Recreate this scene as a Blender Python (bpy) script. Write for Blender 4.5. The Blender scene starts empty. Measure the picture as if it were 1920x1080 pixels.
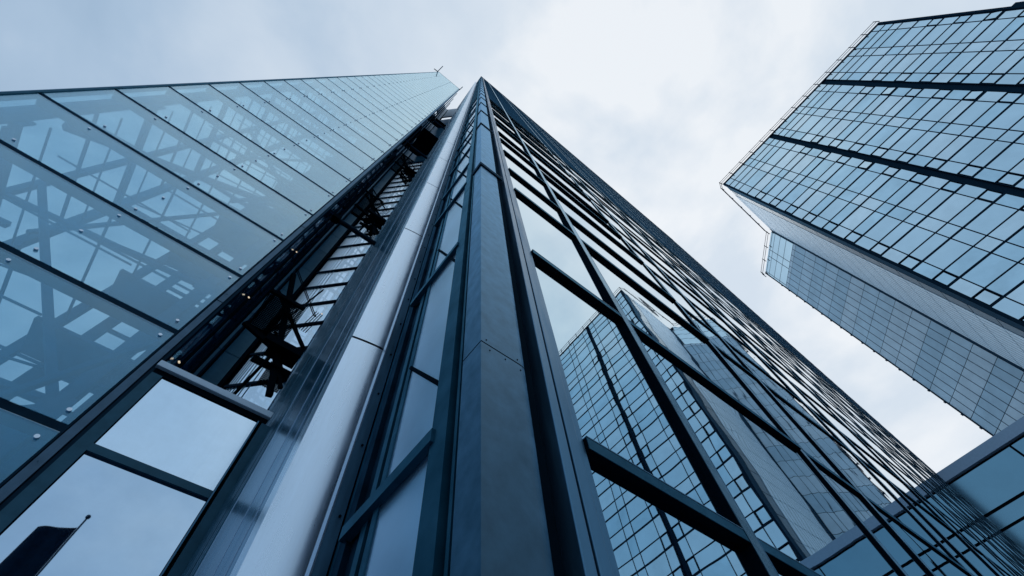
import bpy, math, random
from math import radians, sin, cos, tan, pi, sqrt
from mathutils import Vector, Matrix
random.seed(7)
scene = bpy.context.scene
EYE = 1.6                       # camera height above the pavement; heights below are given from eye level

# ------------------------------------------------------------------ camera
AX = [[0.78231446, 0.53791303, 0.31405996],
      [-0.61982380, 0.72219179, 0.30701380],
      [-0.06166480, -0.43484317, 0.89839238]]     # columns: camera right, down, forward in world axes
FPX = 845.0
cam_d = bpy.data.cameras.new('camera')
cam = bpy.data.objects.new('camera', cam_d)
scene.collection.objects.link(cam)
cam_d.sensor_width = 36.0
cam_d.lens = FPX / 1920 * 36.0
cam_d.clip_start = 0.05
cam_d.clip_end = 6000
cam.matrix_world = Matrix(((AX[0][0], -AX[0][1], -AX[0][2], 0), (AX[1][0], -AX[1][1], -AX[1][2], 0),
                           (AX[2][0], -AX[2][1], -AX[2][2], EYE), (0, 0, 0, 1)))
scene.camera = cam

# ------------------------------------------------------------------ sky and sun (overcast)
SUN_AZ, SUN_EL = radians(42), radians(57)          # azimuth from +X
sd = Vector((cos(SUN_EL) * cos(SUN_AZ), cos(SUN_EL) * sin(SUN_AZ), sin(SUN_EL)))
bright = Vector((cos(radians(56)) * cos(radians(-12)), cos(radians(56)) * sin(radians(-12)), sin(radians(56))))    # thinnest cloud
w = bpy.data.worlds.new('World'); scene.world = w; w.use_nodes = True
nt = w.node_tree; nt.nodes.clear()
def N(t, **kw):
    n = nt.nodes.new(t)
    for k, v in kw.items(): setattr(n, k, v)
    return n
L = nt.links.new
out = N('ShaderNodeOutputWorld')
sky = N('ShaderNodeTexSky', sky_type='NISHITA', sun_disc=False, sun_elevation=SUN_EL, sun_rotation=pi / 2 - SUN_AZ)
sky.dust_density = 3.0
bg1 = N('ShaderNodeBackground'); bg1.inputs[1].default_value = 0.08; L(sky.outputs[0], bg1.inputs[0])
tc = N('ShaderNodeTexCoord')
dot = N('ShaderNodeVectorMath', operation='DOT_PRODUCT'); L(tc.outputs['Generated'], dot.inputs[0]); dot.inputs[1].default_value = bright
glow = N('ShaderNodeMapRange', interpolation_type='SMOOTHSTEP'); L(dot.outputs['Value'], glow.inputs[0])
glow.inputs[1].default_value = 0.0; glow.inputs[2].default_value = 1.12
mp = N('ShaderNodeMapping'); L(tc.outputs['Generated'], mp.inputs[0]); mp.inputs['Scale'].default_value = (1.1, 1.1, 2.0)
mp.inputs['Location'].default_value = (0.35, 0.8, 0.1)
no = N('ShaderNodeTexNoise'); L(mp.outputs[0], no.inputs[0]); no.inputs['Scale'].default_value = 3.0
no.inputs['Detail'].default_value = 7; no.inputs['Roughness'].default_value = 0.5; no.inputs['Distortion'].default_value = 0.15
nr = N('ShaderNodeMapRange'); L(no.outputs[0], nr.inputs[0]); nr.inputs[1].default_value = 0.35; nr.inputs[2].default_value = 0.70
nr.inputs[3].default_value = -0.19; nr.inputs[4].default_value = 0.20
ad = N('ShaderNodeMath', operation='ADD'); ad.use_clamp = True; L(glow.outputs[0], ad.inputs[0]); L(nr.outputs[0], ad.inputs[1])
cr = N('ShaderNodeValToRGB'); L(ad.outputs[0], cr.inputs[0])
e = cr.color_ramp.elements
e[0].position = 0.0; e[0].color = (0.34, 0.48, 0.65, 1)
e[1].position = 1.0; e[1].color = (0.88, 0.925, 0.975, 1)
for p_, c_ in ((0.30, (0.42, 0.56, 0.73, 1)), (0.58, (0.59, 0.70, 0.83, 1)), (0.84, (0.70, 0.79, 0.89, 1))):
    k = e.new(p_); k.color = c_
bg2 = N('ShaderNodeBackground'); L(cr.outputs[0], bg2.inputs[0]); bg2.inputs[1].default_value = 1.0
mx = N('ShaderNodeMixShader'); mx.inputs[0].default_value = 0.94
L(bg1.outputs[0], mx.inputs[1]); L(bg2.outputs[0], mx.inputs[2]); L(mx.outputs[0], out.inputs[0])
sl = bpy.data.lights.new('sun', 'SUN'); sl.energy = 0.7; sl.angle = radians(25); sl.color = (0.92, 0.97, 1.0)
so = bpy.data.objects.new('sun', sl); scene.collection.objects.link(so)
so.rotation_euler = (-sd).to_track_quat('-Z', 'Y').to_euler(); so.location = (0, 0, 200)
scene.view_settings.view_transform = 'Standard'; scene.view_settings.look = 'None'
scene.view_settings.exposure = 0.0; scene.view_settings.gamma = 1.0
scene.render.engine = 'CYCLES'
scene.cycles.max_bounces = 12; scene.cycles.glossy_bounces = 8; scene.cycles.transparent_max_bounces = 24
scene.render.film_transparent = False

# ------------------------------------------------------------------ materials
def mat(name, col, rough=0.5, metal=0.0, ior=1.45, var=0.0, vscale=3.0, bump=0.0, bscale=4.0, streak=False, rvar=0.0, bstretch=(1, 1, 1), emit=None):
    m = bpy.data.materials.new(name); m.use_nodes = True
    t = m.node_tree; b = t.nodes['Principled BSDF']
    b.inputs['Base Color'].default_value = (*col, 1); b.inputs['Roughness'].default_value = rough
    b.inputs['Metallic'].default_value = metal; b.inputs['IOR'].default_value = ior
    if metal < .7 and not emit: b.inputs['Specular Tint'].default_value = (.36, .72, 1.0, 1)      # blue-tinted lacquer
    co = t.nodes.new('ShaderNodeTexCoord')
    if var or rvar:
        mp = t.nodes.new('ShaderNodeMapping'); t.links.new(co.outputs['Object'], mp.inputs[0])
        mp.inputs['Scale'].default_value = (1, 1, 0.12) if streak else (1, 1, 1)
        n = t.nodes.new('ShaderNodeTexNoise'); t.links.new(mp.outputs[0], n.inputs[0])
        n.inputs['Scale'].default_value = vscale; n.inputs['Detail'].default_value = 8; n.inputs['Roughness'].default_value = 0.62
        r = t.nodes.new('ShaderNodeMapRange'); t.links.new(n.outputs[0], r.inputs[0])
        r.inputs[1].default_value = 0.3; r.inputs[2].default_value = 0.7
        if var:
            r.inputs[3].default_value = 1 - var; r.inputs[4].default_value = 1 + var
            mu = t.nodes.new('ShaderNodeVectorMath'); mu.operation = 'SCALE'; mu.inputs[0].default_value = col
            t.links.new(r.outputs[0], mu.inputs['Scale']); t.links.new(mu.outputs[0], b.inputs['Base Color'])
        if rvar:
            r2 = t.nodes.new('ShaderNodeMapRange'); t.links.new(n.outputs[0], r2.inputs[0])
            r2.inputs[1].default_value = 0.3; r2.inputs[2].default_value = 0.7
            r2.inputs[3].default_value = max(0, rough - rvar); r2.inputs[4].default_value = rough + rvar
            t.links.new(r2.outputs[0], b.inputs['Roughness'])
    if bump:
        mp = t.nodes.new('ShaderNodeMapping'); t.links.new(co.outputs['Object'], mp.inputs[0]); mp.inputs['Scale'].default_value = bstretch
        n = t.nodes.new('ShaderNodeTexNoise'); t.links.new(mp.outputs[0], n.inputs[0])
        n.inputs['Scale'].default_value = bscale; n.inputs['Detail'].default_value = 1
        bp = t.nodes.new('ShaderNodeBump'); t.links.new(n.outputs[0], bp.inputs['Height'])
        bp.inputs['Strength'].default_value = 1.0; bp.inputs['Distance'].default_value = bump
        t.links.new(bp.outputs[0], b.inputs['Normal'])
    if emit:
        b.inputs['Emission Color'].default_value = (*emit[0], 1); b.inputs['Emission Strength'].default_value = emit[1]
    return m

def paint(name, col, gloss, rough, f0, f90, var=.2, vscale=3.0, streak=False, rvar=.08, power=4.0):
    '''lacquered metal: a diffuse coat under a tinted sheen that grows towards grazing view'''
    m = bpy.data.materials.new(name); m.use_nodes = True
    t = m.node_tree; t.nodes.clear(); ln = t.links.new
    o = t.nodes.new('ShaderNodeOutputMaterial')
    co = t.nodes.new('ShaderNodeTexCoord'); mp = t.nodes.new('ShaderNodeMapping'); ln(co.outputs['Object'], mp.inputs[0])
    mp.inputs['Scale'].default_value = (1, 1, .12) if streak else (1, 1, 1)
    n = t.nodes.new('ShaderNodeTexNoise'); ln(mp.outputs[0], n.inputs[0]); n.inputs['Scale'].default_value = vscale
    n.inputs['Detail'].default_value = 8; n.inputs['Roughness'].default_value = .62
    def rng(a, b):
        r = t.nodes.new('ShaderNodeMapRange'); ln(n.outputs[0], r.inputs[0]); r.inputs[1].default_value = .3; r.inputs[2].default_value = .7
        r.inputs[3].default_value = a; r.inputs[4].default_value = b; return r.outputs[0]
    k = rng(1 - var, 1 + var)
    def sc(c):
        v = t.nodes.new('ShaderNodeVectorMath'); v.operation = 'SCALE'; v.inputs[0].default_value = c; ln(k, v.inputs['Scale']); return v.outputs[0]
    d = t.nodes.new('ShaderNodeBsdfDiffuse'); ln(sc(col), d.inputs[0])
    g = t.nodes.new('ShaderNodeBsdfGlossy'); ln(sc(gloss), g.inputs[0]); ln(rng(max(.02, rough - rvar), rough + rvar), g.inputs['Roughness'])
    lw = t.nodes.new('ShaderNodeLayerWeight'); lw.inputs[0].default_value = .5
    pw = t.nodes.new('ShaderNodeMath'); pw.operation = 'POWER'; pw.inputs[1].default_value = power; ln(lw.outputs['Facing'], pw.inputs[0])
    fr = t.nodes.new('ShaderNodeMapRange'); ln(pw.outputs[0], fr.inputs[0]); fr.inputs[3].default_value = f0; fr.inputs[4].default_value = f90
    x = t.nodes.new('ShaderNodeMixShader'); ln(fr.outputs[0], x.inputs[0]); ln(d.outputs[0], x.inputs[1]); ln(g.outputs[0], x.inputs[2]); ln(x.outputs[0], o.inputs[0])
    return m

def clear_glass(name, tint, ior, haze, haze_col, gloss=(0.85, 0.93, 1.0), power=3.6):
    m = bpy.data.materials.new(name); m.use_nodes = True
    t = m.node_tree; t.nodes.clear()
    o = t.nodes.new('ShaderNodeOutputMaterial')
    tr = t.nodes.new('ShaderNodeBsdfTransparent'); tr.inputs[0].default_value = (*tint, 1)
    df = t.nodes.new('ShaderNodeBsdfDiffuse'); df.inputs[0].default_value = (*haze_col, 1)
    gl = t.nodes.new('ShaderNodeBsdfGlossy'); gl.inputs[0].default_value = (*gloss, 1); gl.inputs['Roughness'].default_value = 0.015
    lw = t.nodes.new('ShaderNodeLayerWeight'); lw.inputs[0].default_value = 0.5
    pw = t.nodes.new('ShaderNodeMath'); pw.operation = 'POWER'; pw.inputs[1].default_value = power; t.links.new(lw.outputs['Facing'], pw.inputs[0])
    f0 = ((ior - 1) / (ior + 1)) ** 2
    fr = t.nodes.new('ShaderNodeMapRange'); t.links.new(pw.outputs[0], fr.inputs[0]); fr.inputs[3].default_value = f0; fr.inputs[4].default_value = 1.0
    co = t.nodes.new('ShaderNodeTexCoord'); n = t.nodes.new('ShaderNodeTexNoise'); t.links.new(co.outputs['Object'], n.inputs[0])
    n.inputs['Scale'].default_value = 0.7; n.inputs['Detail'].default_value = 6
    r = t.nodes.new('ShaderNodeMapRange'); t.links.new(n.outputs[0], r.inputs[0]); r.inputs[1].default_value = .3; r.inputs[2].default_value = .7
    r.inputs[3].default_value = haze * .7; r.inputs[4].default_value = haze * 1.3
    a = t.nodes.new('ShaderNodeMixShader'); t.links.new(r.outputs[0], a.inputs[0]); t.links.new(tr.outputs[0], a.inputs[1]); t.links.new(df.outputs[0], a.inputs[2])  # diffuse share mixed in as a haze over the view through the glass
    c = t.nodes.new('ShaderNodeMixShader'); t.links.new(fr.outputs[0], c.inputs[0]); t.links.new(a.outputs[0], c.inputs[1]); t.links.new(gl.outputs[0], c.inputs[2])
    t.links.new(c.outputs[0], o.inputs[0])
    return m

M = {}
M['navy'] = paint('navy_painted_steel', (0.004, 0.044, 0.076), (.28, .56, .74), .36, .07, .50)
M['cover'] = paint('mullion_cover', (0.002, 0.033, 0.060), (.55, .74, .86), .30, .05, 1.0, power=3.4)
M['channel'] = paint('channel_metal', (0.020, 0.060, 0.105), (.40, .62, .82), .35, .10, .7)
M['black'] = paint('black_gasket', (0.0005, 0.0035, 0.007), (.10, .22, .34), .5, .01, .10)
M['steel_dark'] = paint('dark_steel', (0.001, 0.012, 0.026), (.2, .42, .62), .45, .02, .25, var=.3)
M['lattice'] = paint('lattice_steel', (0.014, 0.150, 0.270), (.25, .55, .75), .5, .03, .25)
M['silver'] = mat('silver_profile', (0.065, 0.17, 0.27), 0.38, 0.85, var=.15, vscale=6, rvar=.1, streak=True)
M['column'] = paint('column_cladding', (0.008, 0.046, 0.080), (.36, .60, .82), .40, .07, .88, var=.20, vscale=6.0, streak=False, rvar=.07, power=3.0)
M['alu'] = mat('brushed_aluminium', (0.62, 0.76, 0.88), 0.30, 0.95, var=.08, vscale=14, rvar=.05, streak=True)
M['strip'] = mat('dark_metal_wall', (0.035, 0.115, 0.175), 0.24, 0.5, 1.6, var=.25, vscale=2.5, streak=True, rvar=.06)
M['strip_line'] = mat('seam_profile', (0.30, 0.42, 0.55), 0.25, 0.9)
M['mirror'] = mat('mirror_glass', (0.46, 0.64, 0.74), 0.012, 1.0, bump=.0024, bscale=.9, var=.03, vscale=.5)
M['mirror_l'] = mat('side_glass', (0.50, 0.68, 0.84), 0.28, 1.0, var=.08, vscale=1)
M['tower_glass'] = mat('tower_glass', (0.64, 0.81, 0.87), 0.06, 1.0, var=.08, vscale=.12, bump=.004, bscale=.25)
M['tower_glass2'] = mat('tower_glass_pale', (0.71, 0.85, 0.89), 0.09, 1.0, var=.10, vscale=.2, bump=.004, bscale=.2)
M['tower_glass3'] = mat('tower_glass_deep', (0.56, 0.76, 0.84), 0.05, 1.0, var=.12, vscale=.2, bump=.004, bscale=.3)
M['tower_frame'] = paint('tower_frame', (0.002, 0.014, 0.028), (.2, .4, .6), .5, .02, .2)
M['tower_clad'] = mat('tower_cladding', (0.60, 0.77, 0.86), 0.45, 0.1, var=.12, vscale=.25, streak=False)
M['tower_clad_b'] = mat('tower_cladding_deep', (0.52, 0.70, 0.80), 0.45, 0.1, var=.12, vscale=.25)
M['tower_clad_c'] = mat('tower_cladding_pale', (0.67, 0.81, 0.88), 0.45, 0.1, var=.12, vscale=.25)
M['tower_clad2'] = mat('ribbed_cladding', (0.60, 0.76, 0.86), 0.5, 0.0, var=.08, vscale=.3)
M['tower_seam'] = mat('tower_seam', (0.03, 0.075, 0.12), 0.6)
M['tower_teal'] = mat('dark_side_panel', (0.04, 0.10, 0.15), 0.4, var=.2, vscale=.2)
M['podium_glass'] = mat('podium_glass', (0.17, 0.33, 0.42), 0.08, 1.0, var=.06, vscale=.15)
M['coping'] = mat('coping_metal', (0.32, 0.43, 0.54), 0.4, 0.3, var=.06)
M['louvre'] = paint('dark_louvre', (0.001, 0.022, 0.050), (.12, .32, .52), .5, .03, .22, var=.3, vscale=.6)
M['ledge'] = mat('light_ledge', (0.50, 0.62, 0.72), 0.45, 0.2, var=.06)
M['pane_metal'] = mat('polished_panel', (0.62, 0.78, 0.90), 0.13, 1.0, bump=.0008, bscale=18, bstretch=(1, 1, .08), var=.03)
M['pane_glass'] = mat('window_glass', (0.48, 0.63, 0.76), 0.015, 1.0, bump=.0010, bscale=.8, var=.05, vscale=1.5)
M['screen'] = clear_glass('screen_glass', (0.74, 0.91, 0.97), 1.42, 0.28, (0.08, 0.54, 0.86), gloss=(.80, .97, 1.0), power=2.1)  # strong blue diffuse share paints the milky veil of reflected sky
M['shaft_glass'] = clear_glass('shaft_glass', (0.80, 0.90, 0.97), 1.3, 0.04, (0.3, 0.45, 0.6))
M['smoke_glass'] = clear_glass('smoked_glass', (0.45, 0.68, 0.78), 1.35, 0.06, (0.04, 0.22, 0.32))
M['edge'] = mat('glass_edge', (0.45, 0.62, 0.72), 0.3)
M['disc'] = mat('steel_button', (0.62, 0.70, 0.78), 0.25, 0.8)
M['teal'] = mat('teal_panel', (0.055, 0.18, 0.26), 0.35, 0.2, var=.12)
M['flag'] = mat('dark_flag_cloth', (0.006, 0.020, 0.040), 0.9, var=.3, vscale=3)
M['pole'] = mat('flagpole_metal', (0.02, 0.04, 0.07), 0.4, 0.5)
M['lamp'] = mat('downlight_lens', (0.9, 0.8, 0.6), 0.4, emit=((1.0, 0.80, 0.55), .7))
M['ground'] = mat('paving', (0.16, 0.20, 0.25), 0.8, var=.2, vscale=.8)

# ------------------------------------------------------------------ helpers
def box(x0, x1, y0, y1, z0, z1):
    v = [(x0, y0, z0), (x1, y0, z0), (x1, y1, z0), (x0, y1, z0), (x0, y0, z1), (x1, y0, z1), (x1, y1, z1), (x0, y1, z1)]
    return v, [(0, 3, 2, 1), (4, 5, 6, 7), (0, 1, 5, 4), (1, 2, 6, 5), (2, 3, 7, 6), (3, 0, 4, 7)]
def bar(p, q, a, b=None, up=(0, 0, 1)):
    b = b or a
    p = Vector(p); q = Vector(q); d = (q - p).normalized(); up = Vector(up)
    if abs(d.dot(up)) > .98: up = Vector((0, 1, 0))
    s = d.cross(up).normalized() * a / 2; t = s.cross(d).normalized() * b / 2
    v = [tuple(c + i * s + j * t) for c in (p, q) for i, j in ((-1, -1), (1, -1), (1, 1), (-1, 1))]
    return v, [(0, 1, 2, 3), (7, 6, 5, 4), (0, 4, 5, 1), (1, 5, 6, 2), (2, 6, 7, 3), (3, 7, 4, 0)]
def tube(p, q, r, n=10):
    p = Vector(p); q = Vector(q); d = (q - p).normalized(); up = Vector((0, 0, 1)) if abs(d.z) < .9 else Vector((1, 0, 0))
    s = d.cross(up).normalized(); t = d.cross(s)
    v = [tuple(c + r * (cos(2 * pi * i / n) * s + sin(2 * pi * i / n) * t)) for c in (p, q) for i in range(n)]
    f = [(i, (i + 1) % n, n + (i + 1) % n, n + i) for i in range(n)]
    return v, f + [tuple(range(n))[::-1], tuple(range(n, 2 * n))]
def slab(pts, z0, z1):           # plan polygon (counter-clockwise) extruded
    n = len(pts)
    v = [(x, y, z) for z in (z0, z1) for x, y in pts]
    return v, [tuple(range(n))[::-1], tuple(range(n, 2 * n))] + [(i, (i + 1) % n, n + (i + 1) % n, n + i) for i in range(n)]
def slab_sep(pts, z0, z1):       # like slab, the caps with vertices of their own so that the side shades smoothly
    v, f = slab(pts, z0, z1); n = len(pts)
    return v + v, [tuple(i + 2 * n for i in f[0]), tuple(i + 2 * n for i in f[1])] + f[2:]
def join(shapes):
    V = []; F = []
    for v, f in shapes:
        o = len(V); V += list(v); F += [tuple(i + o for i in g) for g in f]
    return V, F
def obj(name, shapes, m, parent=None, smooth=False, kind=None, bevel=0):
    if isinstance(shapes, tuple): shapes = [shapes]
    V, F = join(shapes)
    off = Vector(parent['base']) if parent is not None else Vector((0, 0, 0))
    me = bpy.data.meshes.new(name)
    me.from_pydata([(x - off.x, y - off.y, z + EYE - off.z) for x, y, z in V], [], F)
    me.materials.append(m); me.update()
    if smooth:
        for p in me.polygons: p.use_smooth = True
    o = bpy.data.objects.new(name, me); scene.collection.objects.link(o)
    if parent is not None: o.parent = parent
    if kind: o['kind'] = kind
    if bevel:
        b = o.modifiers.new('bevel', 'BEVEL'); b.width = bevel; b.segments = 2; b.limit_method = 'ANGLE'
    return o
def thing(name, label, cat, loc, group=None):
    o = bpy.data.objects.new(name, None); scene.collection.objects.link(o)
    o.location = (loc[0], loc[1], loc[2] + EYE); o['base'] = (loc[0], loc[1], loc[2] + EYE)
    o['label'] = label; o['category'] = cat
    if group: o['group'] = group
    return o
def area_px(shape):
    P = []
    for x, y, z in shape[0]:
        c = [AX[0][k] * x + AX[1][k] * y + AX[2][k] * z for k in range(3)]
        if c[2] <= 0.01: return 0
        P.append((FPX * c[0] / c[2], FPX * c[1] / c[2]))
    x0 = max(-960, min(p[0] for p in P)); x1 = min(960, max(p[0] for p in P))
    y0 = max(-540, min(p[1] for p in P)); y1 = min(540, max(p[1] for p in P))
    return max(0, x1 - x0) * max(0, y1 - y0)
def many(name, shapes, m, parent, cap=100, smooth=False):
    """every repeat a part of its own; past the cap the smallest ones are one part"""
    s = sorted(shapes, key=area_px, reverse=True)
    ms = m if isinstance(m, list) else [m]
    for k in s[:cap]: obj(name, k, random.choice(ms), parent, smooth)
    if s[cap:]:
        o = obj(name, s[cap:], ms[0], parent, smooth, kind='stuff')
        for q_ in ms[1:]: o.data.materials.append(q_)
        n = len(s[cap][1])
        for i, p in enumerate(o.data.polygons): p.material_index = (i // n * 7 // 3) % len(ms)

# ------------------------------------------------------------------ ground
g = obj('ground', box(-3000, 3000, -3000, 3000, -EYE - 1, -EYE), M['ground'], kind='structure')

# ================================================================== CORNER TOWER (nearest)
TX = 1.043; TY = 1.4; XE = 87.0; TH = 150.0; LZ = 43.3
corner = thing('office_tower', 'tall dark corner tower in the middle, nearest the viewer, with mirror windows', 'office tower', (TX, TY, -EYE))
# dark core behind all the cladding
obj('core', box(1.30, XE, 1.62, 32, -EYE, TH - .3), M['black'], corner)
obj('roof', box(1.10, XE - .1, 1.47, 32, TH - .28, TH), M['navy'], corner)
# levels of the transoms (top edges)
lev = [-1.2, 2.26, 5.78, 9.40, 11.55, 14.45, 17.15, 19.25]
c = 22.9
while c < LZ + 60: lev += [c, c + 2.1]; c += 5.8
lev = [l for l in lev if l <= LZ]
upper = []
z = LZ + 1.0
while z < TH - .5: upper.append(z); z += 2.9
# mullion lines on the right side: narrow and wide bays in turn
mull = [3.585]; k = 0
while mull[-1] < XE - 5:
    mull.append(mull[-1] + (4.55 if k % 2 == 0 else 2.05)); k += 1
PR = 0.055
pr = lambda x: PR if x < 8 else .022 if x < 22 else .012
many('mullion', [box(x, x + .15, TY - pr(x), TY + .02, -EYE, TH) for x in mull], M['black'], corner)
many('mullion_cover', [box(x - .001, x + .145, TY - pr(x) - .008, TY - pr(x) - .001, -EYE, TH) for x in mull], M['cover'], corner)
many('mullion_edge_highlight', [box(x + .146, x + .156, TY - pr(x) - .010, TY - .01, -EYE, TH) for x in mull], M['silver'], corner)  # silver strips put in to draw the thin highlight along the right edge
xs = [1.88] + mull + [XE]
tr = []; gl = []; lv = []; tc_ = []; te_ = []
for i in range(len(xs) - 1):
    a = xs[i] + (.15 if i else 0); b = xs[i + 1]
    zz = lev + [LZ]
    for j in range(len(lev)):
        pz_ = PR if a < 8 else .028 if a < 22 else .016
        tr.append(box(a + .001, b - .001, TY - pz_ + .004, TY + .02, lev[j] - .11, lev[j] - .004)); tc_.append(box(a + .001, b - .001, TY - pz_ - .003, TY - pz_ + .003, lev[j] - .105, lev[j] - .006)); te_.append(box(a + .001, b - .001, TY - pz_ - .006, TY - .01, lev[j] - .003, lev[j] + .006))
    zl = [-EYE + .05] + lev
    for j in range(len(zl)):
        z0 = zl[j] + (.0 if j else 0); z1 = zl[j + 1] - .11 if j + 1 < len(zl) else LZ
        ti = radians(random.uniform(-.28, .28)); tj = radians(random.uniform(-.16, .16) * (1 if a < 22 else .3))
        v, f = box(a, b, TY, TY + .03, z0, z1)
        cx = (a + b) / 2; cz = (z0 + z1) / 2
        v = [(x, y + (x - cx) * tan(tj) + (zv - cz) * tan(ti) + .012, zv) for x, y, zv in v]
        gl.append((v, f))
    for z0 in upper: lv.append(box(a + .001, b - .001, TY - .012, TY + .02, z0, z0 + .5))
many('transom', tr, M['black'], corner); many('transom_cover', tc_, M['navy'], corner); many('transom_edge_highlight', te_, M['silver'], corner, cap=60)  # silver strips on the transoms draw the thin highlight along their top
many('window_pane', gl, M['mirror'], corner)
obj('louvre_wall', box(1.88, XE, TY + .005, TY + .2, LZ + .002, TH - .3), M['louvre'], corner)
many('louvre', lv, M['louvre'], corner, cap=60)
obj('parapet', [box(TX - .02, XE + .05, TY - .07, TY + .3, TH - .3, TH + .3)], M['navy'], corner)
# corner frame beside the ridge column
obj('frame_profile', box(1.60, 1.685, TY - .045, TY + .2, -EYE, TH - .3), M['silver'], corner, bevel=.006)
obj('frame_groove', box(1.686, 1.704, TY - .01, TY + .2, -EYE, TH - .3), M['black'], corner)
obj('frame_profile', box(1.705, 1.80, TY - .045, TY + .2, -EYE, TH - .3), M['silver'], corner, bevel=.006)
obj('frame_profile', box(1.801, 1.879, TY - .025, TY + .2, -EYE, TH - .3), M['silver'], corner, bevel=.004)
# ridge column with a rounded right flank
pts = [(TX, TY), (1.40, TY)]
for i in range(1, 9):
    a = radians(90 - i * 10)
    pts.append((1.40 + .13 * cos(a), TY + .13 - .13 * sin(a)))
pts += [(1.535, 1.62), (TX, 1.62)]
colz = [-EYE, 2.75, 9.40, 17.15, 22.9]
while colz[-1] < TH - 6: colz.append(colz[-1] + 5.8)
colz.append(TH - .3)
for i in range(len(colz) - 1):
    o = obj('corner_cladding', slab([(x, y) for x, y in pts], colz[i] + (.008 if i else 0), colz[i + 1] - .008), M['column'], corner)
obj('column_backing', box(TX + .012, 1.52, TY + .012, 1.6, -EYE, TH - .4), M['black'], corner)
for zc_ in colz[2:-1]:
    obj('corner_band', slab([(TX - .035, TY - .035), (1.56, TY - .035), (1.56, TY - .002), (TX - .002, TY - .002), (TX - .002, 1.66), (TX - .035, 1.66)], zc_ - .10, zc_ + .02), M['steel_dark'], corner)
    obj('band_flashing', slab([(TX - .045, TY - .045), (1.56, TY - .045), (1.56, TY - .002), (TX - .002, TY - .002), (TX - .002, 1.66), (TX - .045, 1.66)], zc_ + .022, zc_ + .035), M['silver'], corner)
for zc_ in colz[1:5]:
    for (x, dz_) in ((1.09, .05), (1.12, -.06), (1.38, .045), (1.40, -.07), (1.26, -.05)):
        obj('rivet', tube((x, TY + .002, zc_ + dz_), (x, TY - .004, zc_ + dz_), .006, 8), M['black'], corner)
obj('column_groove', box(1.54, 1.598, 1.56, 1.62, -EYE, TH - .4), M['black'], corner)
# left (narrow) side
obj('side_groove', box(TX + .06, 1.3, 1.621, 1.729, -EYE, TH - .4), M['black'], corner)
obj('side_rib', box(TX + .01, TX + .1, 1.655, 1.685, -EYE, TH - .4), M['navy'], corner)
obj('side_frame', box(TX - .02, 1.3, 1.73, 1.915, -EYE, TH - .3), M['navy'], corner)
sl_ = lev + upper
many('side_transom', [box(TX - .045, TX + .03, 1.87, 3.02, l - .11, l) for l in lev] + [box(TX - .03, TX + .03, 1.87, 3.02, l, l + .9) for l in upper], M['navy'], corner)
zl = [-EYE] + lev
many('side_pane', [box(TX + .012, TX + .05, 1.916, 2.55, zl[j], (zl[j + 1] - .112) if j + 1 < len(zl) else LZ) for j in range(len(zl))], M['mirror_l'], corner)
many('reflected_joint', [bar((TX + .008, 1.918, 1.918 * (1.27 * k + .185) ), (TX + .008, 2.549, 2.549 * (1.27 * k + .185)), .05, .04, up=(0, 1, 0)) for k in range(1, 9)], M['black'], corner)  # sloped bars modelled to imitate joint lines mirrored in the panes
obj('side_louvre_wall', box(TX + .03, TX + .2, 1.916, 2.55, LZ + .001, TH - .4), M['louvre'], corner)
obj('side_frame', box(TX + .0, TX + .2, 2.551, 2.62, -EYE, TH - .3), M['navy'], corner)
obj('side_rib', box(TX + .04, TX + .2, 2.621, 2.72, -EYE, TH - .4), M['black'], corner)
obj('side_rib', box(TX + .015, TX + .2, 2.721, 2.80, -EYE, TH - .4), M['navy'], corner)
obj('side_rib', box(TX + .05, TX + .2, 2.801, 2.98, -EYE, TH - .4), M['steel_dark'], corner)
obj('side_rib', box(TX + .0, TX + .2, 2.981, 3.10, -EYE, TH - .4), M['steel_dark'], corner)
obj('side_rib', box(TX + .03, TX + .2, 3.101, 3.24, -EYE, TH - .4), M['navy'], corner)
obj('side_backing', box(1.25, 1.32, 1.7, 3.6, -EYE, TH - .4), M['black'], corner)
obj('flange', box(.955, 1.06, 3.245, 3.33, -EYE, TH - .3), M['silver'], corner)
obj('flange_rib', box(.940, .954, 3.235, 3.33, -EYE, TH - .3), M['strip_line'], corner)
many('bolt', [tube((1.025, 3.246, 1.0 + k * .75), (1.025, 3.232, 1.0 + k * .75), .011, 8) for k in range(26)], M['black'], corner)
# bowed aluminium panels beside the flange
def bow(o, n=14):
    A = (.572, 3.665); B = (1.045, 3.60); p = []
    for i in range(n + 1):
        t = i / n; p.append((A[0] + (B[0] - A[0]) * t, A[1] + (B[1] - A[1]) * t - .010 * 4 * t * (1 - t) + o))
    return p + [(1.045, 3.95), (.572, 3.95)]
zj = 5.30 - 4.63 * 2
cz = []
while zj < TH: cz.append(zj); zj += 4.63
cz = [-EYE] + [q for q in cz if q > -EYE + .5] + [TH - .1]
for i in range(len(cz) - 1):
    o = obj('bowed_cladding', slab_sep(bow(0), cz[i] + .022, cz[i + 1] - .022), M['alu'], corner)
    for p in o.data.polygons: p.use_smooth = True
    o.data.set_sharp_from_angle(angle=radians(25))
obj('cladding_core', slab([(x + (.012 if x < .8 else -.01), y) for x, y in bow(.02)], -EYE, TH - .15), M['black'], corner)
# dark metal wall running back from the round column
SX = .585
obj('metal_wall', box(SX, SX + .4, 3.96, 12.6, -EYE, TH - 1), M['strip'], corner)
many('wall_seam', [box(SX - .006, SX + .001, y, y + .012, -EYE, TH - 1) for y in (4.25, 4.95, 6.6, 8.9)], M['strip_line'], corner)
rb = []
y = 6.7
while y < 12.5:
    wd = random.choice((.05, .09, .14)); rb.append(box(SX - .022, SX + .001, y, y + wd, -EYE, TH - 1.1)); y += wd + random.choice((.06, .12, .2))
many('wall_rib', rb, M['strip'], corner)

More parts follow.
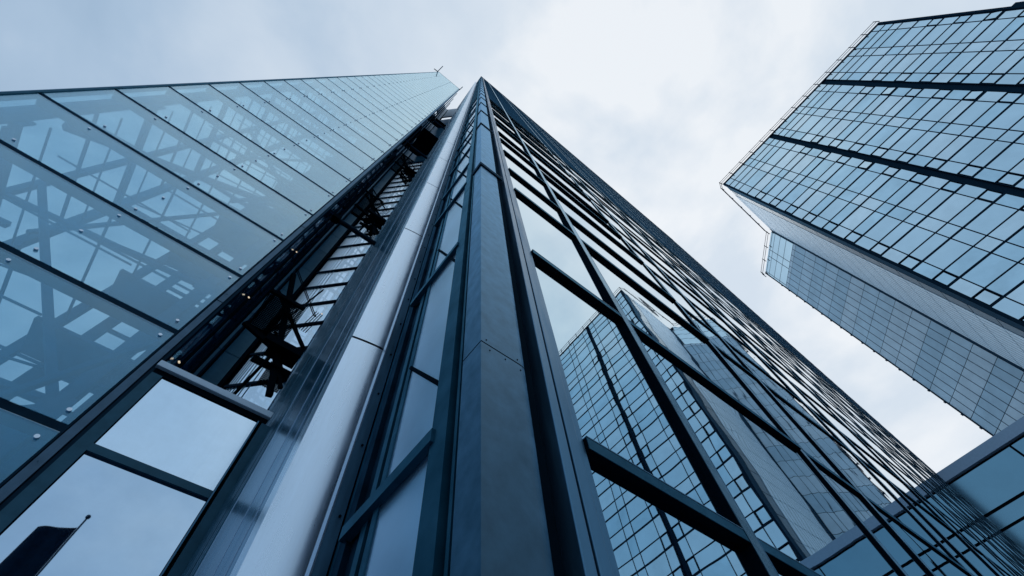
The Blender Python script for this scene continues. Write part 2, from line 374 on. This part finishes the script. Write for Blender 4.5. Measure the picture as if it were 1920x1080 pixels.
# ================================================================== GLASS SCREEN BUILDING (left)
SY = 8.49; SL = -9.75; SR = -2.18; STOP = 154.4
scr = thing('glass_screen_building', 'building at left with a huge clear glass screen over a steel lattice', 'glass building', (-5.9, SY, -EYE))
joints = [6.10 + 3.027 * k for k in range(-2, 60) if 6.10 + 3.027 * k < STOP - 1]
zz = [-EYE + .1] + joints + [STOP]
many('glass_panel', [box(SL + .02, SR, SY, SY + .02, zz[i] + .085, zz[i + 1] - .085) for i in range(len(zz) - 1)], M['screen'], scr)
many('panel_edge', [box(SL + .02, SR, SY - .004, SY + .022, q - .095, q - .086) for q in joints], M['edge'], scr)
many('glazing_beam', [box(SL + .05, SR - .002, SY + .012, SY + .34, q - .083, q + .083) for q in joints], M['steel_dark'], scr)
dz = []
for q in joints:
    for x in (-2.36, -5.27, -8.18):
        for s in (-.30, .32): dz.append(tube((x, SY - .03, q + s), (x, SY + .06, q + s), .038, 12))
    dz.append(tube((-5.27, SY - .03, q + 1.5), (-5.27, SY + .06, q + 1.5), .038, 12))
many('glass_button', dz, M['disc'], scr)
# edge frames
obj('edge_frame', box(SR + .0, SR + .035, SY - .03, SY + .2, -EYE, STOP), M['steel_dark'], scr)
many('edge_channel', [box(SR + .06, SR + .20, SY - .05, SY + .25, z0 + .01, z0 + 6.03) for z0 in [-1.4 + 6.054 * k for k in range(0, 25)] if z0 + 6 < STOP], M['channel'], scr)
obj('edge_channel_inner', box(SR + .036, SR + .215, SY - .02, SY + .24, -EYE, STOP - .1), M['black'], scr)
obj('edge_channel_lip', box(SR + .216, SR + .28, SY - .015, SY + .2, -EYE, STOP - .1), M['steel_dark'], scr)
obj('outer_edge_frame', box(SL - .06, SL + .018, SY - .03, SY + .2, -EYE, STOP), M['navy'], scr)
obj('outer_edge_trim', box(SL - .085, SL - .061, SY - .03, SY + .1, -EYE, STOP + .01), M['silver'], scr)
obj('top_trim', box(SL - .08, SR + .2, SY - .03, SY + .2, STOP + .012, STOP + .15), M['navy'], scr)
for (p, q) in (((SL - .3, SY + .2, STOP - 2.2), (SL - .3, SY - 1.8, STOP + 5)), ((SL - 1.4, SY, STOP - 3), (SL - .2, SY, STOP - 2)), ((SR + .3, SY, STOP - 4), (SR + .5, SY - .9, STOP + 4))):
    obj('lightning_rod', tube(p, q, .12, 6), M['steel_dark'], scr)
# steel lattice
cols = [(-9.6, 9.05, .30), (-9.5, 11.9, .20), (-9.4, 14.4, .30), (-6.3, 14.4, .26), (-3.4, 11.4, .34)]
many('lattice_column', [box(x - s / 2, x + s / 2, y - s / 2, y + s / 2, -EYE, STOP - 4) for x, y, s in cols], M['lattice'], scr)
be = []; br = []
zb = 2.4; k = 0
while zb < 150:
    big = (k % 2 == 0)
    be.append(bar((-9.6, 9.2, zb), (-9.4, 14.4, zb), .20 if big else .09, .24 if big else .09))       # running back
    if big: be.append(bar((-9.35, 9.2, zb - .65), (-9.15, 14.4, zb - .65), .11))
    be.append(bar((-9.4, 14.4, zb + .4), (-2.4, 14.4, zb + .4), .18 if big else .07))     # across the rear
    if big:
        be.append(bar((-9.6, 9.06, zb + 1.6), (-6.4, 9.06, zb + 1.9), .12, .14))
        be.append(bar((-3.4, 11.4, zb + .2), (-9.5, 11.9, zb + .2), .15))
        be.append(bar((-3.4, 11.4, zb + 1.7), (-2.2, 14.4, zb + 1.7), .14))
    k += 1; zb += 3.03
zb = 1.0
while zb < 140:
    br.append(bar((-9.5, 9.6, zb), (-3.4, 11.4, zb + 7.5), .17, .24)); br.append(bar((-3.4, 11.4, zb + 7.5), (-9.5, 11.9, zb + 15.1), .16, .2))
    br.append(bar((-6.3, 14.1, zb + 9), (-2.6, 12.0, zb), .16)); br.append(bar((-9.4, 14.0, zb), (-6.3, 14.0, zb + 9), .14))
    br.append(bar((-5.2, 10.4, zb + 3), (-2.5, 9.6, zb + 9), .13))
    zb += 15.135
rods = []
zb = 3.2
while zb < 90:
    rods.append(bar((-9.3, 9.4, zb), (-9.2, 14.2, zb), .05)); rods.append(bar((-9.3, 10.6, zb + .7), (-5.0, 10.6, zb + .7), .045))
    rods.append(bar((-6.2, 9.6, zb + 1.3), (-6.2, 14.2, zb + 1.3), .06)); rods.append(bar((-8.0, 12.6, zb + .5), (-2.4, 12.2, zb + 1.1), .05))
    zb += 3.03
many('tie_rod', rods, M['lattice'], scr)
many('gusset', [box(x - .26, x + .26, y - .03, y + .03, zb_ - .3, zb_ + .3) for zb_ in [2.4 + 6.06 * k for k in range(12)] for x, y in ((-9.6, 9.24), (-3.4, 11.2))], M['lattice'], scr)
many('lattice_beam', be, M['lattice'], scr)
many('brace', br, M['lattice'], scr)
# fire stair core behind the right half of the screen: dark wall with slots
wl = []
zb = -1.5
while zb < 150:
    wl.append(box(-5.0, -2.2, 12.9, 13.1, zb, zb + 1.35))
    wl.append(box(-5.0, -4.7, 12.92, 13.08, zb + 1.35, zb + 3.03)); wl.append(box(-3.5, -3.3, 12.92, 13.08, zb + 1.35, zb + 3.03)); wl.append(box(-2.6, -2.2, 12.92, 13.08, zb + 1.35, zb + 3.03)); wl.append(box(-5.0, -2.2, 12.95, 13.05, zb + 2.1, zb + 2.2))
    wl.append(box(-5.5, -3.0, 11.6, 12.9, zb + .1, zb + .22))
    zb += 3.03
obj('core_wall', wl, M['lattice'], scr)
# smoked glass return wall facing the shaft
obj('return_wall', box(-1.96, -1.93, SY + .26, 13.7, -EYE, STOP - .2), M['smoke_glass'], scr)
many('return_mullion', [box(-1.93, -1.86, y, y + .12, -EYE, STOP - .3) for y in (9.9, 11.9, 13.6)], M['black'], scr)
many('teal_panel', [box(-3.2, -1.2, 15.25, 15.4, z0 + .02, z0 + 3.0) for z0 in [-1.5 + 3.027 * k for k in range(50)]], M['teal'], scr)
# rear glazing of the shaft, set at 45 degrees
P0 = (-1.18, 15.18); P1 = (.70, 13.30)
def dg(t, off=0): return (P0[0] + (P1[0] - P0[0]) * t - off * .7071, P0[1] + (P1[1] - P0[1]) * t - off * .7071)
rungs = []; z0 = 25.8 - 2.2 * 12
while z0 < 62: rungs.append(z0); z0 += 2.2
many('rung', [bar((*dg(0), q), (*dg(1), q), .14, .16) for q in rungs], M['steel_dark'], scr)
def diag_box(t0, t1, z0, z1, o0, o1):
    a = dg(t0, o0); b = dg(t1, o0); c_ = dg(t1, o1); d = dg(t0, o1)
    return slab([d, c_, b, a], z0, z1)
obj('rear_post', diag_box(-.13, .0, -EYE, 150, -.1, .14), M['black'], scr)
many('rear_fin', [diag_box(t, t + .018, -EYE, 62, .0, .02) for t in (.06, .10, .14, .19, .25, .32, .40)], M['teal'], scr)
obj('rear_glass', diag_box(.0, 1.0, -EYE, 62, -.06, -.03), M['shaft_glass'], scr)
obj('shaft_lid', diag_box(-.1, 1.05, 62, 118, -.2, .1), M['teal'], scr)
obj('shaft_lid', diag_box(-.1, 1.05, 126, 151, -.2, .1), M['teal'], scr)
obj('shaft_soffit', box(-1.9, SX - .01, 10.6, 14.4, 66, 66.2), M['black'], scr); obj('shaft_soffit', box(-1.9, SX - .01, 12.9, 14.4, 100, 100.2), M['black'], scr)
# struts between the screen edge and the metal wall
for q in (22.6, 47.9, 73.3): obj('strut', tube((-1.88, 10.0, q), (SX, 10.0, q), .13, 12), M['steel_dark'], scr)
for q in (22.6, 47.9, 73.3): obj('strut_bracket', bar((-1.9, 10.0, q), (-1.5, 10.0, q), .35, .4), M['black'], scr)
for p in ((-1.86, 9.3, 9.2), (-1.86, 9.6, 13.0), (-1.86, 9.8, 17.3), (SX - .3, 12.4, 18.3)):
    obj('downlight', tube(p, (p[0] + .03, p[1] - .02, p[2] - .05), .022, 12), M['lamp'], scr)
# lower wall: ledge, polished panel and window
LZ0 = 8.13
obj('ledge', box(-1.93, .50, SY - .12, SY + .5, LZ0 - .16, LZ0), M['ledge'], scr, bevel=.01)
obj('ledge_gap', box(-1.90, .48, SY - .03, SY + .3, LZ0 - .30, LZ0 - .162), M['black'], scr)
obj('lower_frame', [box(-1.90, -1.70, SY - .04, SY + .2, -EYE, LZ0 - .302), box(.40, SX - .002, SY - .03, SY + .2, -EYE, LZ0 - .302)], M['navy'], scr)
obj('lower_frame', box(.31, .335, SY - .05, SY + .1, -EYE, LZ0 - .31), M['silver'], scr)
obj('polished_panel', box(-1.68, .305, SY, SY + .05, 6.02, LZ0 - .31), M['pane_metal'], scr)
obj('lower_transom', box(-1.699, .305, SY - .06, SY + .2, 5.86, 6.01), M['navy'], scr)
obj('lower_window', box(-1.68, .30, SY, SY + .05, -EYE, 5.855), M['pane_glass'], scr)
obj('lower_backing', box(-1.9, SX - .01, SY + .21, SY + .3, -EYE, LZ0 - .32), M['black'], scr)

# ================================================================== STAIR TOWER in the shaft
st = thing('stair_tower', 'black steel stair tower with perforated landings inside the open shaft beside the glass screen', 'staircase', (-.5, 11.8, -EYE))
SYY = 11.7
bs = []; gr = []; rl = []; bm = []
for zn in (-1.3, 14.4, 30.1, 45.8):
    P = lambda x, z, y=SYY: (x, y, zn + z)
    bs.append(bar(P(-1.62, 4.4), P(.30, -2.5), .15, .2))              # long raking mast
    bs.append(bar(P(-1.75, .05), P(-.40, -.45), .13, .2))
    bs.append(bar(P(-1.60, 2.7), P(.38, .35), .09, .13))
    bs.append(bar(P(-.15, -.9), P(.48, -2.0), .10, .12))
    bs.append(bar(P(-.35, -.6), P(-.62, -2.9, 12.2), .08, .10))
    bs.append(bar(P(-.95, .9, 12.3), P(-.25, 6.0, 12.6), .06, .08))
    bm.append(box(-.85, .48, 11.2, 11.34, zn - .75, zn - .42)); bm.append(box(-.85, .48, 12.3, 12.4, zn - .75, zn - .45))
    bm.append(box(-1.75, -.35, 12.9, 13.02, zn + 1.45, zn + 1.62)); bm.append(box(-1.75, -.35, 10.95, 11.05, zn + 1.45, zn + 1.62))
    obj('landing', box(-.62, .47, 11.341, 12.0, zn - .62, zn - .58), M['black'], st)
    s_ = []
    for i in range(20): s_.append(box(-1.75 + i * .07, -1.75 + i * .07 + .026, 11.05, 12.9, zn + 1.56, zn + 1.60))
    for i in range(24): s_.append(box(-1.75, -.35, 11.05 + i * .078, 11.05 + i * .078 + .030, zn + 1.555, zn + 1.595))
    gr.append(join(s_))
    s_ = []
    for i in range(11): s_.append(box(-.25 + i * .07, -.25 + i * .07 + .026, 11.5, 12.6, zn - 1.34, zn - 1.30))
    for i in range(14): s_.append(box(-.25, .50, 11.5 + i * .08, 11.5 + i * .08 + .03, zn - 1.345, zn - 1.305))
    gr.append(join(s_))
    for dx in (0, .10):
        rl.append(tube(P(-1.71 + dx, 4.9), P(.05 + dx, 2.46), .022)); rl.append(tube(P(-1.3 + dx, 3.4, 12.2), P(-.2 + dx, 1.7, 12.2), .02))
    rl.append(tube(P(.05, 2.46), P(.15, 2.46), .022))
    for i in range(4): rl.append(tube(P(-.12 + i * .09, 1.2), P(.06 + i * .09, 2.8), .018))
    # short flight of steps down to the lower landing
    f = [bar((-.8, 12.55, zn + 1.5), (.3, 12.5, zn - .5), .03, .12), bar((-.8, 12.95, zn + 1.5), (.3, 12.9, zn - .5), .03, .12)]
    for i in range(9):
        t = i / 9; f.append(box(-.8 + 1.1 * t, -.8 + 1.1 * t + .10, 12.55, 12.92, zn + 1.45 - 2 * t, zn + 1.47 - 2 * t))
    obj('flight', f, M['black'], st)
many('brace', bs, M['black'], st); many('landing_beam', bm, M['black'], st); many('grating', gr, M['black'], st); many('handrail', rl, M['black'], st)

# ================================================================== RIGHT TOWER
AXX = 90.0; AH = 156.4
tw = thing('office_tower', 'wide blue glass tower at upper right with two dark vertical recesses and pale side', 'office tower', (AXX, -24.2, -EYE))
ye = [[-24.65, -27.2, -33.3, -36.0, -42.2, -44.6], [-46.1, -48.7, -54.8, -57.4, -63.4, -66.0], [-67.7, -70.4, -76.3, -79.0, -85.2, -87.6]]
rows = [156.2, 153.1, 149.9, 146.7]; q = 141.4
while q > 12: rows += [q, q - 4.6]; q -= 7.85
body = slab([(90.4, -24.6), (90.4, -88.2), (130.5, -88.2), (131.2, -12.1), (119.0, -24.4)][::-1], -EYE, AH - .3)
obj('core', body, M['tower_frame'], tw)
pan = []; frt = []; frn = []
opened = {(1, 4, 7), (2, 4, 9), (1, 0, 5), (0, 4, 11), (1, 4, 13)}
casem = []
for gi, ys in enumerate(ye):
    for ci in range(5):
        ya, yb = ys[ci], ys[ci + 1]
        small = ci in (0, 4)
        for ri in range(len(rows) - 1):
            z1, z0 = rows[ri], rows[ri + 1]
            sq = ri >= 4 and (ri % 2 == 1) and ci in (0, 2, 4) and gi < 3 and small
            m_ = .34 if sq else .12
            d = AXX + .05
            ti = random.uniform(-.004, .004); tj = random.uniform(-.006, .006)
            v, f = box(d, d + .08, yb + m_, ya - m_, z0 + m_, z1 - m_)
            cy = (ya + yb) / 2; cz_ = (z0 + z1) / 2
            v = [(x + (y - cy) * ti + (zq - cz_) * tj, y, zq) for x, y, zq in v]
            if (gi, ci, ri) in opened and z1 - z0 < 3.4:
                v = [(x - (.25 if zq < cz_ else 0), y, zq) for x, y, zq in v]; casem.append((v, f))
            else: pan.append((v, f))
    for j, yv in enumerate(ys): frn.append(box(AXX - .02, AXX + .2, yv - .09, yv + .09, 10, AH - .1))
for ri, zv in enumerate(rows):
    t = .17 if (ri >= 4 and ri % 2 == 0) else .09
    for ys in ye: frt.append(box(AXX - .06, AXX + .2, ys[-1] - .05, ys[0] + .05, zv - t, zv + t))
many('window_pane', pan, [M['tower_glass'], M['tower_glass'], M['tower_glass2'], M['tower_glass3']], tw)
many('open_window', casem, M['tower_glass'], tw)
many('mullion', frn, M['tower_frame'], tw)
many('transom', frt, M['tower_frame'], tw)
obj('recess', [box(AXX + .3, AXX + .9, -46.05, -44.65, -EYE, AH - .1), box(AXX + .3, AXX + .9, -67.65, -66.05, -EYE, AH - .1)], M['tower_frame'], tw)
obj('corner_post', [box(AXX - .35, AXX + .6, -24.7, -24.05, -EYE, AH + .1)], M['tower_frame'], tw)
obj('corner_post', [box(AXX - .3, AXX + .6, -88.3, -87.65, -EYE, AH + .1)], M['tower_frame'], tw)
obj('parapet', [box(AXX - .15, AXX + .6, -88.2, -24.1, AH - .12, AH + .35)], M['tower_frame'], tw)
# side facing the corner tower: dark panels then ribbed pale cladding
obj('side_return', box(90.6, 93.4, -24.6, -24.35, -EYE, AH), M['tower_frame'], tw)
lz = [94.6 + 5.27 * k for k in range(-12, 12) if 94.6 + 5.27 * k < AH - 1]
lz2 = [10] + [q for q in lz if q > 12] + [AH]
many('side_panel', [box(93.45, 96.6, -24.5, -24.3, lz2[i] + .1, lz2[i + 1] - .1) for i in range(len(lz2) - 1)], M['tower_teal'], tw)
many('ribbed_panel', [box(96.6, 117.6, -24.5, -24.2, lz2[i] + .09, lz2[i + 1] - .09) for i in range(len(lz2) - 1)], M['tower_clad2'], tw)
many('rib_seam', [box(96.6 + k * 1.5 - .05, 96.6 + k * 1.5 + .05, -24.3, -24.185, 10, AH - .1) for k in range(1, 14)], M['tower_seam'], tw)
obj('inner_corner', box(117.5, 119.4, -24.6, -24.1, -EYE, AH + .05), M['tower_frame'], tw)
# 45 degree wing
def wq(t0, t1, z0, z1, o0=0, o1=.3):   # t along the wing 0..1, o into the wing
    A = (118.95, -24.05); B = (131.3, -11.7); n = (.7071, -.7071)
    p = lambda t, o: (A[0] + (B[0] - A[0]) * t + n[0] * o, A[1] + (B[1] - A[1]) * t + n[1] * o)
    return slab([p(t0, o1), p(t1, o1), p(t1, o0), p(t0, o0)], z0, z1)
GB = 143.5
cl = []; cs = []
for i in range(len(lz2) - 1):
    z0, z1 = lz2[i], min(lz2[i + 1], GB)
    if z0 >= GB: continue
    cl.append(wq(0.01, .995, z0 + .07, z1 - .07, .06, .4))
many('wing_panel', cl, [M['tower_clad'], M['tower_clad_b'], M['tower_clad_c']], tw)
for k in range(1, 8): cs.append(wq(k / 8 - .005, k / 8 + .005, 10, GB, .045, .2))
many('wing_seam', cs, M['tower_seam'], tw)
tl = [0.01, .42, .57, .95, .995]; zl_ = [157.0, 154.3, 151.0, 147.5, GB]
many('wing_window', [wq(tl[a] + .006, tl[a + 1] - .006, zl_[b + 1] + .1, zl_[b] - .1, .05, .3) for a in range(4) for b in range(4)], M['tower_glass'], tw)
obj('wing_frame', wq(0.0, 1.0, -EYE, AH + .2, .1, .9), M['tower_frame'], tw)
obj('wing_edge', wq(.992, 1.012, -EYE, AH + .4, -.05, .5), M['tower_frame'], tw)
# rail round the roof
rail = []; rp = []
route = [(AXX - .5, -88.4), (AXX - .5, -24.0), (91.5, -23.0), (117.8, -22.8), (119.0, -22.9), (131.0, -11.0), (132.5, -10.8)]
for i in range(len(route) - 1):
    a, b = route[i], route[i + 1]
    for h in (.9, 2.1): rail.append(tube((*a, AH + h), (*b, AH + h), .09, 6))
    ln = sqrt((a[0] - b[0]) ** 2 + (a[1] - b[1]) ** 2); n_ = max(1, int(ln / 4.6))
    for j in range(n_ + 1):
        t = j / n_; x = a[0] + (b[0] - a[0]) * t; y = a[1] + (b[1] - a[1]) * t
        rp.append(tube((x, y, AH - .2), (x, y, AH + 2.3), .13, 6))
many('roof_rail', rail, M['tower_frame'], tw); many('rail_post', rp, M['tower_frame'], tw)
ep = []
z0 = 40
while z0 < 150: ep.append(wq(1.012, 1.03, z0, z0 + .5, .0, .3)); z0 += 4.4
many('edge_bracket', ep, M['tower_frame'], tw)
obj('rear_wing', box(91.5, 104, -90.6, -88.4, -EYE, 118.5), M['tower_glass'], tw)
obj('rear_wing_edge', box(91.2, 91.6, -90.8, -88.3, -EYE, 119.0), M['tower_frame'], tw)

# ================================================================== PODIUM (lower right)
pd = thing('low_building', 'low dark glass block with a pale metal coping at lower right, joining the corner tower', 'building', (87, -14, -EYE))
obj('body', box(87.45, 100, -23.5, 6, -EYE, 44.6), M['tower_frame'], pd)
obj('coping', box(86.7, 100, -23.9, 6, 43.55, 45.1), M['coping'], pd)
pz = [(38.15, 43.15), (35.95, 37.75)]
b_ = 35.6
while b_ > 4: pz.append((b_ - 5.2, b_)); pz.append((b_ - 7.6, b_ - 5.6)); b_ -= 8.0
py = [(5.9, -7.8), (-8.1, -21.6), (-21.9, -23.5)]
many('glass_panel', [box(87.1, 87.3, y1 + .0, y0 - .0, z0, z1) for z0, z1 in pz for y0, y1 in py], M['podium_glass'], pd)
obj('podium_backing', box(87.32, 87.44, -23.4, 6, -EYE, 43.5), M['black'], pd)

# ================================================================== FLAG behind the camera, seen mirrored in the lower window
fp = thing('flagpole', 'dark slender flagpole mirrored in the lower left window', 'flagpole', (-2.72, -6.0, -EYE))
obj('pole', tube((-2.72, -6, -EYE), (-2.72, -6, 13.4), .035, 12), M['pole'], fp, smooth=True)
s = []
v = []; f = []
for i in range(7):
    for j in range(10):
        a = pi * i / 6; v.append((-2.72 + .09 * sin(a) * cos(2 * pi * j / 10), -6 + .09 * sin(a) * sin(2 * pi * j / 10), 13.45 - .09 * cos(a)))
for i in range(6):
    for j in range(10): f.append((i * 10 + j, i * 10 + (j + 1) % 10, (i + 1) * 10 + (j + 1) % 10, (i + 1) * 10 + j))
obj('finial', (v, f), M['pole'], fp, smooth=True)
v = []; f = []; nu, nv = 28, 16
for side in (0, 1):
    for j in range(nv + 1):
        for i in range(nu + 1):
            u = i / nu; t = j / nv
            x = -2.76 - 1.08 * u - .10 * u * t; zz_ = 12.95 - 2.7 * t - .40 * u - .03 * sin(u * 7)
            y = -6 + .07 * sin(u * 9 + t * 1.5) * u + .012 * side
            v.append((x, y, zz_))
n0 = (nu + 1) * (nv + 1)
for side in (0, 1):
    for j in range(nv):
        for i in range(nu):
            a = side * n0 + j * (nu + 1) + i
            q4 = (a, a + 1, a + nu + 2, a + nu + 1); f.append(q4 if side else q4[::-1])
fl = obj('flag', (v, f), M['flag'], smooth=True)
fl['label'] = 'dark drooping flag on its pole, mirrored in the lower left window'; fl['category'] = 'flag'
